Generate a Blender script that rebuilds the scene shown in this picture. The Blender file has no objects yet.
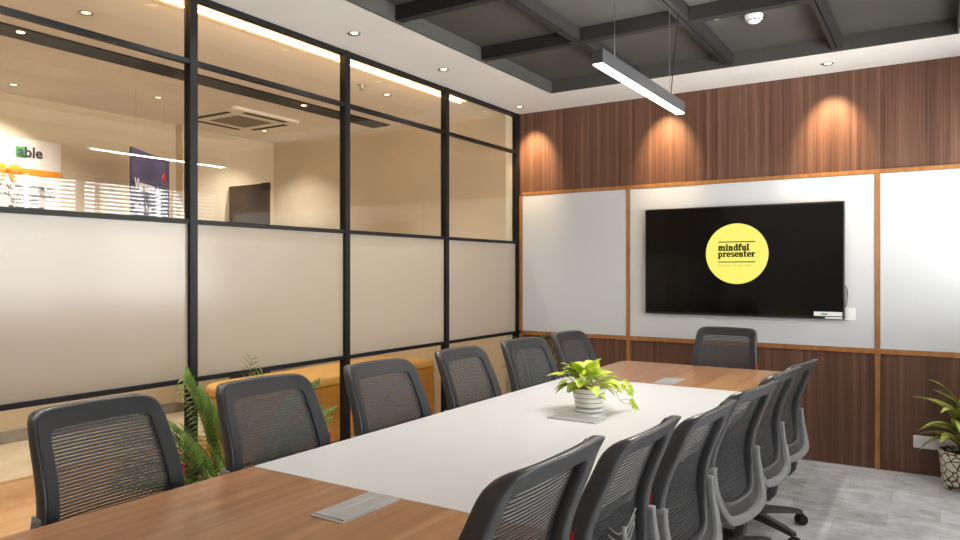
import bpy, bmesh, math, random
from mathutils import Vector, Matrix, noise
random.seed(7)
S = bpy.context.scene
COL = S.collection
PI = math.pi

# ---------------------------------------------------------------- materials
def lin(c):
    return tuple(((v/255)/12.92 if v/255 <= .04045 else ((v/255+.055)/1.055)**2.4) for v in c) + (1.0,)

def mat(name, rgb, rough=.5, spec=.5, metal=0, emit=None, es=0, coat=0):
    m = bpy.data.materials.new(name); m.use_nodes = True
    b = m.node_tree.nodes['Principled BSDF']
    b.inputs['Base Color'].default_value = lin(rgb)
    b.inputs['Roughness'].default_value = rough
    b.inputs['Specular IOR Level'].default_value = spec
    b.inputs['Metallic'].default_value = metal
    b.inputs['Coat Weight'].default_value = coat
    if emit:
        b.inputs['Emission Color'].default_value = lin(emit)
        b.inputs['Emission Strength'].default_value = es
    # a little procedural variation
    N = m.node_tree.nodes; L = m.node_tree.links
    return m

def nodes(m): return m.node_tree.nodes, m.node_tree.links, m.node_tree.nodes['Principled BSDF']

def mottled(name, c1, c2, scale=(4, 4, 4), rough=.6, spec=.4, detail=4, bump=0, coord='Object', coat=0, metal=0):
    m = mat(name, c1, rough, spec, metal, coat=coat)
    N, L, b = nodes(m)
    tc = N.new('ShaderNodeTexCoord'); mp = N.new('ShaderNodeMapping'); nz = N.new('ShaderNodeTexNoise'); cr = N.new('ShaderNodeValToRGB')
    mp.inputs['Scale'].default_value = scale
    nz.inputs['Scale'].default_value = 1; nz.inputs['Detail'].default_value = detail
    L.new(tc.outputs[coord], mp.inputs['Vector']); L.new(mp.outputs[0], nz.inputs['Vector']); L.new(nz.outputs[0], cr.inputs[0])
    cr.color_ramp.elements[0].position = .3; cr.color_ramp.elements[1].position = .7
    cr.color_ramp.elements[0].color = lin(c1); cr.color_ramp.elements[1].color = lin(c2)
    L.new(cr.outputs[0], b.inputs['Base Color'])
    if bump:
        bp = N.new('ShaderNodeBump'); bp.inputs['Strength'].default_value = bump; bp.inputs['Distance'].default_value = .01
        L.new(nz.outputs[0], bp.inputs['Height']); L.new(bp.outputs[0], b.inputs['Normal'])
    return m

def wood(name, cols, grain, strip, strip_amt=.5, rough=.45, spec=.4, coat=0, axis='X'):
    """long grain streaks; 'grain' is the noise scale per axis, strips vary along 'axis' """
    m = mat(name, cols[0], rough, spec, coat=coat)
    N, L, b = nodes(m)
    tc = N.new('ShaderNodeTexCoord'); mp = N.new('ShaderNodeMapping'); mp.inputs['Scale'].default_value = grain
    nz = N.new('ShaderNodeTexNoise'); nz.inputs['Scale'].default_value = 1; nz.inputs['Detail'].default_value = 6; nz.inputs['Roughness'].default_value = .65
    nz.inputs['Distortion'].default_value = .3
    L.new(tc.outputs['Object'], mp.inputs['Vector']); L.new(mp.outputs[0], nz.inputs['Vector'])
    sep = N.new('ShaderNodeSeparateXYZ'); L.new(tc.outputs['Object'], sep.inputs[0])
    mul = N.new('ShaderNodeMath'); mul.operation = 'MULTIPLY'; mul.inputs[1].default_value = strip; L.new(sep.outputs[axis], mul.inputs[0])
    fl = N.new('ShaderNodeMath'); fl.operation = 'FLOOR'; L.new(mul.outputs[0], fl.inputs[0])
    wn = N.new('ShaderNodeTexWhiteNoise'); wn.noise_dimensions = '1D'; L.new(fl.outputs[0], wn.inputs['W'])
    mx = N.new('ShaderNodeMix'); mx.data_type = 'FLOAT'; mx.inputs[0].default_value = strip_amt
    L.new(nz.outputs[0], mx.inputs[2]); L.new(wn.outputs['Value'], mx.inputs[3])
    cr = N.new('ShaderNodeValToRGB')
    e = cr.color_ramp.elements
    e[0].position = .25; e[1].position = .75
    e[0].color = lin(cols[0]); e[1].color = lin(cols[-1])
    for i, c in enumerate(cols[1:-1]):
        x = e.new(.25 + .5*(i+1)/(len(cols)-1)); x.color = lin(c)
    L.new(mx.outputs[0], cr.inputs[0]); L.new(cr.outputs[0], b.inputs['Base Color'])
    return m

M = {}
M['wall_wood'] = wood('dark_walnut_laminate', [(70, 45, 34), (98, 67, 52), (122, 89, 72)], (60, 60, 1.0), 34, .22, .45, .4)
M['table_wood'] = wood('table_walnut', [(138, 94, 62), (168, 120, 82), (192, 147, 106)], (34, 1.6, 34), 9, .18, .3, .5, coat=.15)
M['trim_wood'] = wood('oak_trim', [(130, 84, 42), (156, 104, 56), (174, 122, 70)], (25, 25, 5), 3, .1, .5)
M['floor_wood'] = wood('orange_floor_boards', [(168, 128, 90), (188, 148, 106), (204, 166, 124)], (14, 1.2, 14), 7, .4, .4)
M['white_top'] = mat('white_laminate', (214, 214, 214), .3, .5)
M['board'] = mat('whiteboard_enamel', (198, 199, 201), .2, .5)
M['ceiling'] = mottled('ceiling_paint', (216, 211, 207), (222, 218, 214), (2, 2, 2), .9, .1)
M['recess'] = mottled('charcoal_paint', (68, 66, 63), (74, 72, 69), (3, 3, 3), .7, .3)
M['beam'] = mottled('charcoal_metal', (38, 37, 36), (43, 42, 41), (5, 5, 5), .7, .2)
M['black'] = mottled('black_powder_coat', (13, 13, 14), (17, 17, 18), (9, 9, 9), .5, .3)
M['plastic'] = mottled('black_nylon', (62, 62, 64), (69, 69, 71), (60, 60, 60), .33, .5)
M['grey_plastic'] = mottled('grey_nylon', (122, 122, 123), (134, 134, 135), (60, 60, 60), .38, .5)
M['seat'] = mottled('charcoal_seat_fabric', (40, 41, 43), (54, 55, 58), (220, 220, 220), .95, .2, bump=.2)
M['red'] = mat('red_tag', (176, 30, 34), .5)
M['chrome'] = mat('brushed_metal', (190, 190, 192), .28, .5, 1)
M['silver'] = mottled('satin_aluminium', (176, 177, 177), (192, 193, 193), (3, 90, 3), .35, .5, metal=.35)
M['white_plastic'] = mat('white_plastic', (226, 226, 224), .35)
M['beige_wall'] = mottled('beige_paint', (206, 193, 171), (212, 200, 179), (1, 1, 1), .85, .2)
M['corr_ceiling'] = mottled('corridor_ceiling_paint', (228, 221, 211), (231, 225, 216), (1, 1, 1), .9, .1)
M['tile'] = mottled('cream_floor_tile', (206, 190, 160), (222, 208, 182), (3, 3, 3), .25, .5)
M['skirt'] = mottled('grey_marble', (128, 124, 118), (168, 164, 158), (6, 6, 6), .4, .4)
M['orange'] = mottled('ochre_upholstery', (178, 128, 48), (192, 142, 58), (5, 5, 5), .7, .3)
M['orange_top'] = mottled('ochre_cushion', (202, 158, 86), (212, 170, 98), (5, 5, 5), .7, .3)
M['tv_black'] = mat('tv_screen_glass', (6, 6, 7), .09, .35)
M['bezel'] = mat('tv_bezel', (20, 20, 22), .35)
M['yellow'] = mat('logo_yellow', (60, 55, 20), .4, emit=(254, 243, 112), es=.80)
M['ink'] = mat('logo_ink', (26, 24, 22), .5)
M['ink_faint'] = mat('logo_faint_ink', (140, 128, 70), .5, emit=(190, 176, 80), es=.45)
M['ceramic'] = None
M['soil'] = mottled('soil', (44, 34, 24), (70, 54, 38), (90, 90, 90), .95, .1, bump=.5)
M['palm'] = mottled('palm_green', (64, 96, 36), (134, 160, 62), (14, 14, 14), .55, .4)
M['darkleaf'] = mottled('dark_leaf_green', (30, 58, 26), (62, 92, 44), (18, 18, 18), .45, .4)
M['pothos'] = mottled('lime_leaf', (128, 166, 26), (218, 226, 80), (26, 26, 26), .45, .4)
M['varieg'] = mottled('variegated_leaf', (62, 96, 38), (206, 210, 104), (16, 16, 16), .4, .5)
M['stem'] = mat('pale_stem', (176, 166, 104), .6)
M['trunk'] = mottled('palm_stem', (90, 74, 46), (120, 104, 66), (30, 30, 30), .8, .2)
M['poster_white'] = mat('poster_white', (224, 222, 220), .5)
M['poster_navy'] = mottled('poster_navy', (52, 50, 84), (86, 80, 122), (2, 2, 2), .5)
M['poster_orange'] = mat('poster_orange', (226, 150, 42), .5)
M['poster_green'] = mat('poster_green', (72, 142, 88), .5)
M['poster_ink'] = mat('poster_ink', (58, 58, 64), .5)
M['poster_pale'] = mat('poster_pale_ink', (226, 226, 236), .5)
M['dark_glass'] = mat('smoked_glass', (66, 62, 56), .12, .5)
M['slat'] = mat('blind_slat', (215, 215, 215), .5)
M['grille'] = mottled('grille_grey', (130, 122, 108), (156, 148, 132), (60, 60, 60), .6)
M['lamp'] = mat('lamp_diffuser', (255, 255, 250), .5, emit=(255, 250, 240), es=9)
M['led'] = mat('warm_led_strip', (255, 240, 200), .5, emit=(255, 214, 140), es=8)
M['lens'] = mat('downlight_lens', (255, 240, 220), .5, emit=(255, 226, 186), es=3)

# carpet planks
m = mat('grey_plank_carpet', (160, 158, 156), .95, .1); M['carpet'] = m
N, L, b = nodes(m)
tc = N.new('ShaderNodeTexCoord'); br = N.new('ShaderNodeTexBrick'); nz = N.new('ShaderNodeTexNoise'); mp = N.new('ShaderNodeMapping'); mx = N.new('ShaderNodeMix'); mx.data_type = 'RGBA'
br.inputs['Scale'].default_value = 1; br.inputs['Brick Width'].default_value = .5; br.inputs['Row Height'].default_value = .25
br.inputs['Mortar Size'].default_value = .0015; br.inputs['Color1'].default_value = lin((212, 214, 219)); br.inputs['Color2'].default_value = lin((158, 157, 156)); br.inputs['Mortar'].default_value = lin((120, 120, 120))
mp.inputs['Scale'].default_value = (7, 10, 1); nz.inputs['Scale'].default_value = 1; nz.inputs['Detail'].default_value = 6; nz.inputs['Roughness'].default_value = .7
L.new(tc.outputs['Object'], br.inputs['Vector']); L.new(tc.outputs['Object'], mp.inputs['Vector']); L.new(mp.outputs[0], nz.inputs['Vector'])
cr = N.new('ShaderNodeValToRGB'); cr.color_ramp.elements[0].position = .35; cr.color_ramp.elements[1].position = .68
cr.color_ramp.elements[0].color = lin((140, 139, 138)); cr.color_ramp.elements[1].color = lin((222, 224, 229))
L.new(nz.outputs[0], cr.inputs[0]); L.new(br.outputs[0], mx.inputs[6]); L.new(cr.outputs[0], mx.inputs[7]); mx.inputs[0].default_value = .5
L.new(mx.outputs[2], b.inputs['Base Color'])

# striped ceramic pot
m = mat('white_ribbed_ceramic', (226, 222, 216), .35, .5); M['ceramic'] = m
N, L, b = nodes(m)
tc = N.new('ShaderNodeTexCoord'); sp = N.new('ShaderNodeSeparateXYZ'); L.new(tc.outputs['Object'], sp.inputs[0])
a = N.new('ShaderNodeMath'); a.operation = 'MULTIPLY'; a.inputs[1].default_value = 46; L.new(sp.outputs['Z'], a.inputs[0])
f = N.new('ShaderNodeMath'); f.operation = 'FRACT'; L.new(a.outputs[0], f.inputs[0])
g = N.new('ShaderNodeMath'); g.operation = 'LESS_THAN'; g.inputs[1].default_value = .14; L.new(f.outputs[0], g.inputs[0])
mx = N.new('ShaderNodeMix'); mx.data_type = 'RGBA'; mx.inputs[6].default_value = lin((228, 224, 219)); mx.inputs[7].default_value = lin((110, 104, 98))
L.new(g.outputs[0], mx.inputs[0]); L.new(mx.outputs[2], b.inputs['Base Color'])

# black pot with pale pebbles
m = mat('black_pot_white_pebbles', (40, 40, 42), .5); M['pebble_pot'] = m
N, L, b = nodes(m)
tc = N.new('ShaderNodeTexCoord'); vo = N.new('ShaderNodeTexVoronoi'); vo.feature = 'DISTANCE_TO_EDGE'; vo.inputs['Scale'].default_value = 21
cr = N.new('ShaderNodeValToRGB'); cr.color_ramp.elements[0].position = .055; cr.color_ramp.elements[1].position = .085
cr.color_ramp.elements[0].color = lin((34, 34, 37)); cr.color_ramp.elements[1].color = lin((218, 206, 188))
L.new(tc.outputs['Object'], vo.inputs['Vector']); L.new(vo.outputs[0], cr.inputs[0]); L.new(cr.outputs[0], b.inputs['Base Color'])

# chair mesh: dark threads with open gaps
def mesh_mat(name, rgb, pitch, duty, gap_alpha):
    m = bpy.data.materials.new(name); m.use_nodes = True
    N, L, b = nodes(m)
    b.inputs['Base Color'].default_value = lin(rgb); b.inputs['Roughness'].default_value = .6
    b.inputs['Specular IOR Level'].default_value = .35
    tc = N.new('ShaderNodeTexCoord'); sp = N.new('ShaderNodeSeparateXYZ'); L.new(tc.outputs['Object'], sp.inputs[0])
    a = N.new('ShaderNodeMath'); a.operation = 'MULTIPLY'; a.inputs[1].default_value = 1/pitch; L.new(sp.outputs['Z'], a.inputs[0])
    f = N.new('ShaderNodeMath'); f.operation = 'FRACT'; L.new(a.outputs[0], f.inputs[0])
    g = N.new('ShaderNodeMath'); g.operation = 'LESS_THAN'; g.inputs[1].default_value = duty; L.new(f.outputs[0], g.inputs[0])
    k = N.new('ShaderNodeMix'); k.data_type = 'FLOAT'; k.inputs[2].default_value = gap_alpha; k.inputs[3].default_value = .985
    L.new(g.outputs[0], k.inputs[0])
    tr = N.new('ShaderNodeBsdfTransparent'); ms = N.new('ShaderNodeMixShader')
    L.new(k.outputs[0], ms.inputs[0]); L.new(tr.outputs[0], ms.inputs[1]); L.new(b.outputs[0], ms.inputs[2])
    L.new(ms.outputs[0], N['Material Output'].inputs['Surface'])
    return m
M['mesh'] = mesh_mat('chair_mesh_fabric', (54, 54, 56), .0098, .64, .6)
M['fabric'] = mesh_mat('chair_border_fabric', (38, 38, 40), .0049, .8, .93)

# clear glazing: tinted see-through with an angle-dependent mirror sheen
def glass_mat(name, tint, f0, rough=0.0):
    m = bpy.data.materials.new(name); m.use_nodes = True
    N = m.node_tree.nodes; L = m.node_tree.links; N.remove(N['Principled BSDF'])
    tr = N.new('ShaderNodeBsdfTransparent'); tr.inputs[0].default_value = lin(tint)
    gl = N.new('ShaderNodeBsdfGlossy'); gl.inputs['Roughness'].default_value = rough
    lw = N.new('ShaderNodeLayerWeight'); lw.inputs[0].default_value = .5
    p = N.new('ShaderNodeMath'); p.operation = 'POWER'; p.inputs[1].default_value = 5; L.new(lw.outputs['Facing'], p.inputs[0])
    q = N.new('ShaderNodeMath'); q.operation = 'MULTIPLY_ADD'; q.inputs[1].default_value = 1-f0; q.inputs[2].default_value = f0; L.new(p.outputs[0], q.inputs[0])
    ms = N.new('ShaderNodeMixShader'); L.new(q.outputs[0], ms.inputs[0]); L.new(tr.outputs[0], ms.inputs[1]); L.new(gl.outputs[0], ms.inputs[2])
    L.new(ms.outputs[0], N['Material Output'].inputs['Surface'])
    return m
M['glass'] = glass_mat('clear_partition_glass', (252, 250, 246), .034)
M['win_glass'] = glass_mat('window_glass', (250, 252, 252), .04)
m = bpy.data.materials.new('frosted_film'); m.use_nodes = True; M['frost'] = m
N = m.node_tree.nodes; L = m.node_tree.links; N.remove(N['Principled BSDF'])
df = N.new('ShaderNodeBsdfDiffuse'); df.inputs[0].default_value = lin((196, 186, 172))
tl = N.new('ShaderNodeBsdfTranslucent'); tl.inputs[0].default_value = lin((226, 214, 192))
gl = N.new('ShaderNodeBsdfGlossy'); gl.inputs['Roughness'].default_value = .18
m1 = N.new('ShaderNodeMixShader'); m1.inputs[0].default_value = .5; m2 = N.new('ShaderNodeMixShader'); m2.inputs[0].default_value = .05
L.new(df.outputs[0], m1.inputs[1]); L.new(tl.outputs[0], m1.inputs[2]); L.new(m1.outputs[0], m2.inputs[1]); L.new(gl.outputs[0], m2.inputs[2])
L.new(m2.outputs[0], N['Material Output'].inputs['Surface'])

# ---------------------------------------------------------------- helpers
def link(o, parent=None):
    COL.objects.link(o)
    if parent: o.parent = parent
    return o

class MB:
    def __init__(s): s.bm = bmesh.new()
    def box(s, x0, y0, z0, x1, y1, z1, mtx=None):
        vs = [s.bm.verts.new((x, y, z)) for z in (z0, z1) for y in (y0, y1) for x in (x0, x1)]
        for f in ((0, 2, 3, 1), (4, 5, 7, 6), (0, 1, 5, 4), (2, 6, 7, 3), (0, 4, 6, 2), (1, 3, 7, 5)):
            s.bm.faces.new([vs[i] for i in f])
        if mtx: 
            for v in vs: v.co = mtx @ v.co
        return s
    def tube(s, pts, r, seg=10, cap=True, r1=None):
        pts = [Vector(p) for p in pts]; n = len(pts); rings = []
        up = Vector((0, 0, 1))
        for i, p in enumerate(pts):
            t = (pts[min(i+1, n-1)] - pts[max(i-1, 0)]).normalized()
            a = t.cross(up)
            if a.length < 1e-3: a = t.cross(Vector((1, 0, 0)))
            a.normalize(); b = t.cross(a).normalized()
            rr = r if r1 is None else r + (r1-r)*i/(n-1)
            rings.append([s.bm.verts.new(p + rr*(math.cos(2*PI*k/seg)*a + math.sin(2*PI*k/seg)*b)) for k in range(seg)])
        for i in range(n-1):
            for k in range(seg):
                s.bm.faces.new((rings[i][k], rings[i][(k+1) % seg], rings[i+1][(k+1) % seg], rings[i+1][k]))
        if cap:
            s.bm.faces.new(rings[0][::-1]); s.bm.faces.new(rings[-1])
        return s
    def lathe(s, prof, c=(0, 0, 0), seg=32, mtx=None):
        rings = []; allv = []
        for r, z in prof:
            ring = [s.bm.verts.new((c[0]+max(r, 1e-4)*math.cos(2*PI*k/seg), c[1]+max(r, 1e-4)*math.sin(2*PI*k/seg), c[2]+z)) for k in range(seg)]
            rings.append(ring); allv += ring
        for i in range(len(rings)-1):
            for k in range(seg):
                s.bm.faces.new((rings[i][k], rings[i][(k+1) % seg], rings[i+1][(k+1) % seg], rings[i+1][k]))
        s.bm.faces.new(rings[0][::-1]); s.bm.faces.new(rings[-1])
        if mtx:
            for v in allv: v.co = mtx @ v.co
        return s
    def prism(s, poly, z0, z1, mtx=None):
        lo = [s.bm.verts.new((x, y, z0)) for x, y in poly]; hi = [s.bm.verts.new((x, y, z1)) for x, y in poly]
        n = len(poly)
        s.bm.faces.new(lo[::-1]); s.bm.faces.new(hi)
        for i in range(n): s.bm.faces.new((lo[i], lo[(i+1) % n], hi[(i+1) % n], hi[i]))
        if mtx:
            for v in lo+hi: v.co = mtx @ v.co
        return s
    def mesh(s, name, material, smooth=False, recalc=True):
        if recalc: bmesh.ops.recalc_face_normals(s.bm, faces=s.bm.faces[:])
        me = bpy.data.meshes.new(name); s.bm.to_mesh(me); s.bm.free(); me.materials.append(material)
        if smooth:
            for p in me.polygons: p.use_smooth = True
        return me
    def build(s, name, material, parent=None, smooth=False, bevel=0, recalc=True, bseg=2):
        o = bpy.data.objects.new(name, s.mesh(name, material, smooth, recalc)); link(o, parent)
        if bevel:
            b = o.modifiers.new('bevel', 'BEVEL'); b.width = bevel; b.segments = bseg; b.limit_method = 'ANGLE'; b.angle_limit = math.radians(40)
            if smooth: pass
        return o

def empty(name, loc=(0, 0, 0), rz=0):
    o = bpy.data.objects.new(name, None); o.location = loc; o.rotation_euler = (0, 0, rz); o.empty_display_size = .1
    return link(o)
def tag(o, label, cat, group=None, kind=None):
    o['label'] = label; o['category'] = cat
    if group: o['group'] = group
    if kind: o['kind'] = kind
    return o
def struct(o): o['kind'] = 'structure'; return o
def bx(name, material, *c, parent=None, bevel=0, smooth=False): return MB().box(*c).build(name, material, parent, bevel=bevel, smooth=smooth)
def copy_tree(o, parent=None):
    c = o.copy(); COL.objects.link(c)
    if parent: c.parent = parent
    for ch in list(o.children): copy_tree(ch, c)
    return c
def rrect(w, h, r, n=5):
    P = []
    for cx, cy, a0 in ((w/2-r, h/2-r, 0), (-w/2+r, h/2-r, 90), (-w/2+r, -h/2+r, 180), (w/2-r, -h/2+r, 270)):
        for i in range(n+1):
            a = math.radians(a0 + 90*i/n); P.append((cx+r*math.cos(a), cy+r*math.sin(a)))
    return P
def text_obj(name, body, size, material, parent, mtx, bold=0, depth=.001, align='LEFT'):
    cu = bpy.data.curves.new(name, 'FONT'); cu.body = body; cu.size = size; cu.extrude = depth; cu.offset = bold; cu.align_x = align
    cu.resolution_u = 3
    t = bpy.data.objects.new(name, cu); COL.objects.link(t)
    bpy.context.view_layer.update()
    me = bpy.data.meshes.new_from_object(t.evaluated_get(bpy.context.evaluated_depsgraph_get()))
    bpy.data.objects.remove(t); bpy.data.curves.remove(cu)
    me.transform(mtx); me.materials.clear(); me.materials.append(material)
    o = bpy.data.objects.new(name, me); link(o, parent); return o

H = 2.83; XL = -3.28; XR = .75; YB = 5.78; YF = -1.6
# ---------------------------------------------------------------- shell
struct(bx('floor', M['carpet'], XL, YF, -.05, XR, YB, 0))
RX0, RX1, RY0, RY1, RZ = -2.65, .10, -.9, 5.225, 2.92
c = MB()
c.box(XL-.02, YF, H, RX0, YB, H+.16); c.box(RX1, YF, H, XR+.12, YB, H+.16); c.box(RX0, YF, H, RX1, RY0, H+.16); c.box(RX0, RY1, H, RX1, YB, H+.16)
struct(c.build('ceiling', M['ceiling']))
t = .012
c = MB()
c.box(RX0, RY0, RZ, RX1, RY1, RZ+.03)
c.box(RX0, RY0, H-.004, RX0+t, RY1, RZ); c.box(RX1-t, RY0, H-.004, RX1, RY1, RZ); c.box(RX0+t, RY0, H-.004, RX1-t, RY0+t, RZ); c.box(RX0+t, RY1-t, H-.004, RX1-t, RY1, RZ)
r = struct(c.build('ceiling', M['recess'])); r.name = 'ceiling_recess'
k = 1
xs = (-1.935, -1.25, -.565)
for x in xs:
    c = MB(); c.box(x-.03, RY0+t, H+.012, x-.004, RY1-t, RZ-.0005); c.box(x+.004, RY0+t, H+.012, x+.03, RY1-t, RZ-.0005); c.box(x-.004, RY0+t, H+.03, x+.004, RY1-t, RZ-.0005)
    struct(c.build('trim_%d' % k, M['beam'])); k += 1
for y in (4.18, 3.26, 2.34, 1.42, .5):
    c = MB()
    xx = [RX0+t] + [v for x in xs for v in (x-.031, x+.031)] + [RX1-t]
    for i in range(0, len(xx), 2): c.box(xx[i], y-.03, H+.005, xx[i+1], y+.03, RZ-.0005)
    struct(c.build('trim_%d' % k, M['beam'])); k += 1
# back wall, panelled in walnut laminate
struct(bx('wall_back', M['wall_wood'], XL-.04, YB, 0, XR+.12, YB+.12, H))
struct(bx('wall_front', M['ceiling'], XL-.04, YF-.12, 0, XR+.12, YF, H))
# right wall with window openings
WY0, WY1, WZ0, WZ1 = .6, 5.68, 1.0, 2.36
c = MB()
c.box(XR, YF, 0, XR+.12, YB, WZ0); c.box(XR, YF, WZ1, XR+.12, YB, H); c.box(XR, YF, WZ0, XR+.12, WY0, WZ1); c.box(XR, WY1, WZ0, XR+.12, YB, WZ1)
struct(c.build('wall_right', M['ceiling']))
wy = [(.6, 2.3), (2.3, 4.0), (4.0, 5.68)]
for i, (a, b_) in enumerate(wy):
    c = MB(); 
    c.box(XR+.05, a, WZ0, XR+.10, a+.035, WZ1); c.box(XR+.05, b_-.035, WZ0, XR+.10, b_, WZ1); c.box(XR+.05, a+.035, WZ0, XR+.10, b_-.035, WZ0+.035); c.box(XR+.05, a+.035, WZ1-.035, XR+.10, b_-.035, WZ1)
    w = struct(c.build('window_%d' % (i+1), M['black']))
    bx('window_pane', M['win_glass'], XR+.07, a+.035, WZ0+.035, XR+.076, b_-.035, WZ1-.035, parent=w)
# venetian blinds in the window reveal
def blind(y0, y1, ztop, label):
    root = empty('venetian_blind', (XR-.03, y0, ztop)); tag(root, label, 'blind', 'venetian blinds over the side windows')
    w = y1-y0
    bx('headrail', M['slat'], -.028, 0, -.035, .024, w, 0, parent=root)
    c = MB(); z = -.06
    while ztop+z > 1.02:
        mt = Matrix.Translation((0, 0, z)) @ Matrix.Rotation(math.radians(21), 4, 'Y')
        c.box(-.024, .005, -.0012, .024, w-.005, .0012, mt); z -= .041
    c.build('slats', M['slat'], root)
    c = MB(); n = max(2, int(w/.6)+1)
    for j in range(n):
        yy = .12 + (w-.24)*j/(n-1)
        c.box(-.0275, yy-.012, z+.05, -.0265, yy+.012, -.03); c.box(.0265, yy-.012, z+.05, .0275, yy+.012, -.03)
    c.build('ladder_tapes', M['slat'], root)
    bx('bottom_rail', M['slat'], -.022, 0, z, .022, w, z+.02, parent=root)
blind(4.83, 5.69, 2.33, 'white venetian blind nearest the panelled wall, mirrored in the glass partition')
blind(3.46, 4.78, 2.33, 'long white venetian blind beside the middle of the table')
blind(2.1, 3.42, 2.33, 'white venetian blind third from the panelled wall')
blind(.62, 2.06, 2.33, 'white venetian blind farthest from the panelled wall')

# oak rails on the back wall
def trim(i, *c): struct(bx('trim_%d' % i, M['trim_wood'], *c, bevel=.002))
y0 = YB-.018
trim(20, XL+.06, y0, 2.078, XR, YB, 2.108)
trim(21, XL+.06, y0, .812, XR, YB, .846)
for i, x in enumerate((-3.235, -2.205, -.37, .68)):
    trim(22+i*2, x-.016, y0, .846, x+.016, YB, 2.078)
    trim(23+i*2, x-.016, y0, 0, x+.016, YB, .812)
# whiteboards between the rails
def wb(x0, x1, label):
    o = bx('whiteboard', M['board'], x0, YB-.013, .848, x1, YB-.0008, 2.076); tag(o, label, 'whiteboard', 'wall whiteboards'); return o
wb(-3.217, -2.223, 'narrow glossy whiteboard in the corner beside the glass partition')
wb(-2.187, -.388, 'wide whiteboard panel behind the wall mounted television')
wb(-.352, .662, 'bright whiteboard to the right of the television panel')

# glass partition
wl = struct(empty('wall_left', (XL, 0, 0)))
posts = [-1.55, -.05, .1+1.1, 2.35, 3.5, 4.63, 5.755]
posts = [-1.575, -.02, 1.2, 2.35, 3.5, 4.63, 5.757]
for y in posts: bx('post', M['black'], -.026, y-.022, 0, .026, y+.022, H, parent=wl)
rz = [.035, .83, 1.65, 2.478, H-.014]
for i in range(len(posts)-1):
    a, b_ = posts[i]+.022, posts[i+1]-.022
    c = MB()
    for z, hh in zip(rz, (.035, .012, .012, .012, .014)): c.box(-.02, a, z-hh, .02, b_, z+hh)
    c.build('rails', M['black'], wl)
    bx('glass_pane', M['glass'], -.003, a, .07, .003, b_, .818, parent=wl)
    bx('frosted_pane', M['frost'], -.003, a, .842, .003, b_, 1.638, parent=wl)
    bx('glass_pane', M['glass'], -.003, a, 1.662, .003, b_, 2.466, parent=wl)
    bx('glass_pane', M['glass'], -.003, a, 2.49, .003, b_, H-.028, parent=wl)

# ---------------------------------------------------------------- the space beyond the glass
CX = -6.35; CY = 5.62; CF = -2.2
o = struct(bx('floor', M['floor_wood'], -5.22, CF, -.05, XL, CY, 0)); o.name = 'floor_corridor'
o = struct(bx('floor', M['tile'], CX, CF, -.05, -5.22, CY, 0)); o.name = 'floor_tiles'
o = struct(bx('wall', M['beige_wall'], CX-.1, CF, 0, CX, CY, H)); o.name = 'wall_far_left'
o = struct(bx('wall', M['beige_wall'], CX-.1, CY, 0, XL-.03, YB+.12, H)); o.name = 'wall_far_back'
o = struct(bx('wall', M['beige_wall'], CX-.1, CF-.12, 0, XL-.04, CF, H)); o.name = 'wall_far_front'
o = struct(bx('wall', M['beige_wall'], XL-.04, CF-.12, 0, XL, YF-.0, H)); o.name = 'wall_far_side'
struct(bx('ceiling_corridor', M['corr_ceiling'], CX-.1, CF-.12, H, XL-.02, CY+.12, H+.16))
struct(bx('baseboard_left', M['skirt'], CX, CF, 0, CX+.015, CY, .1))
struct(bx('trim_40', M['beige_wall'], CX, 4.38, .1, CX+.1, 4.52, H))
# black ceiling channel with tiny spots
root = empty('ceiling_channel', (-4.67, 0, H)); tag(root, 'long black recessed channel across the ceiling behind the glass partition', 'ceiling channel')
bx('channel', M['black'], -.11, -1.5, -.012, .11, 5.5, 0, parent=root)
for y in (.2, 2.15, 4.42):
    MB().lathe([(.001, -.016), (.02, -.016), (.024, -.012)], (.05, y, 0), 16).build('spot_lens', M['lens'], root)
# cove LED
root = empty('cove_light', (XL-.13, 0, H)); tag(root, 'warm glowing strip light along the ceiling just behind the top of the glass', 'light')
bx('housing', M['corr_ceiling'], -.06, -1.5, -.018, .06, 5.05, 0, parent=root)
bx('light_strip', M['led'], -.008, -1.48, -.024, .008, 5.03, -.018, parent=root)
# AC cassette
root = empty('air_conditioner', (-5.55, 4.52, H)); tag(root, 'square ceiling air conditioner cassette seen through the glass partition', 'air conditioner')
MB().prism(rrect(.78, .78, .05), -.03, 0).build('panel', M['corr_ceiling'], root, bevel=.006)
for sx, sy in ((1, 0), (-1, 0), (0, 1), (0, -1)):
    c = MB()
    if sx: c.box(sx*.33-.025, -.24, -.034, sx*.33+.025, .24, -.0305)
    else: c.box(-.24, sy*.33-.025, -.034, .24, sy*.33+.025, -.0305)
    c.build('louver', M['black'], root)
c = MB()
for j in range(14): c.box(-.2, -.2+j*.0295, -.036, .2, -.2+j*.0295+.018, -.0305)
c.build('intake_grille', M['grille'], root)
# sprinkler
root = empty('sprinkler', (-3.76, 4.2, H)); tag(root, 'small metal sprinkler hanging under the ceiling behind the glass', 'sprinkler')
MB().lathe([(.034, 0), (.034, -.006), (.012, -.008), (.012, -.035), (.022, -.04), (.022, -.044)], seg=16).build('body', M['chrome'], root)
# bench
root = empty('ochre_bench', (-4.4, 4.32, 0)); tag(root, 'long low mustard upholstered bench behind the glass partition', 'bench')
def stadium(r): return [(r*math.cos(a), -.67+r*math.sin(a)) for a in [PI+PI*i/16 for i in range(17)]] + [(r, 1.28), (-r, 1.28)]
MB().prism(stadium(.3), .02, .47).build('base', M['orange'], root, bevel=.008)
MB().prism(stadium(.303), .472, .545).build('cushion', M['orange_top'], root, bevel=.02)
MB().prism(stadium(.26), 0, .02).build('plinth', M['black'], root)
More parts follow.
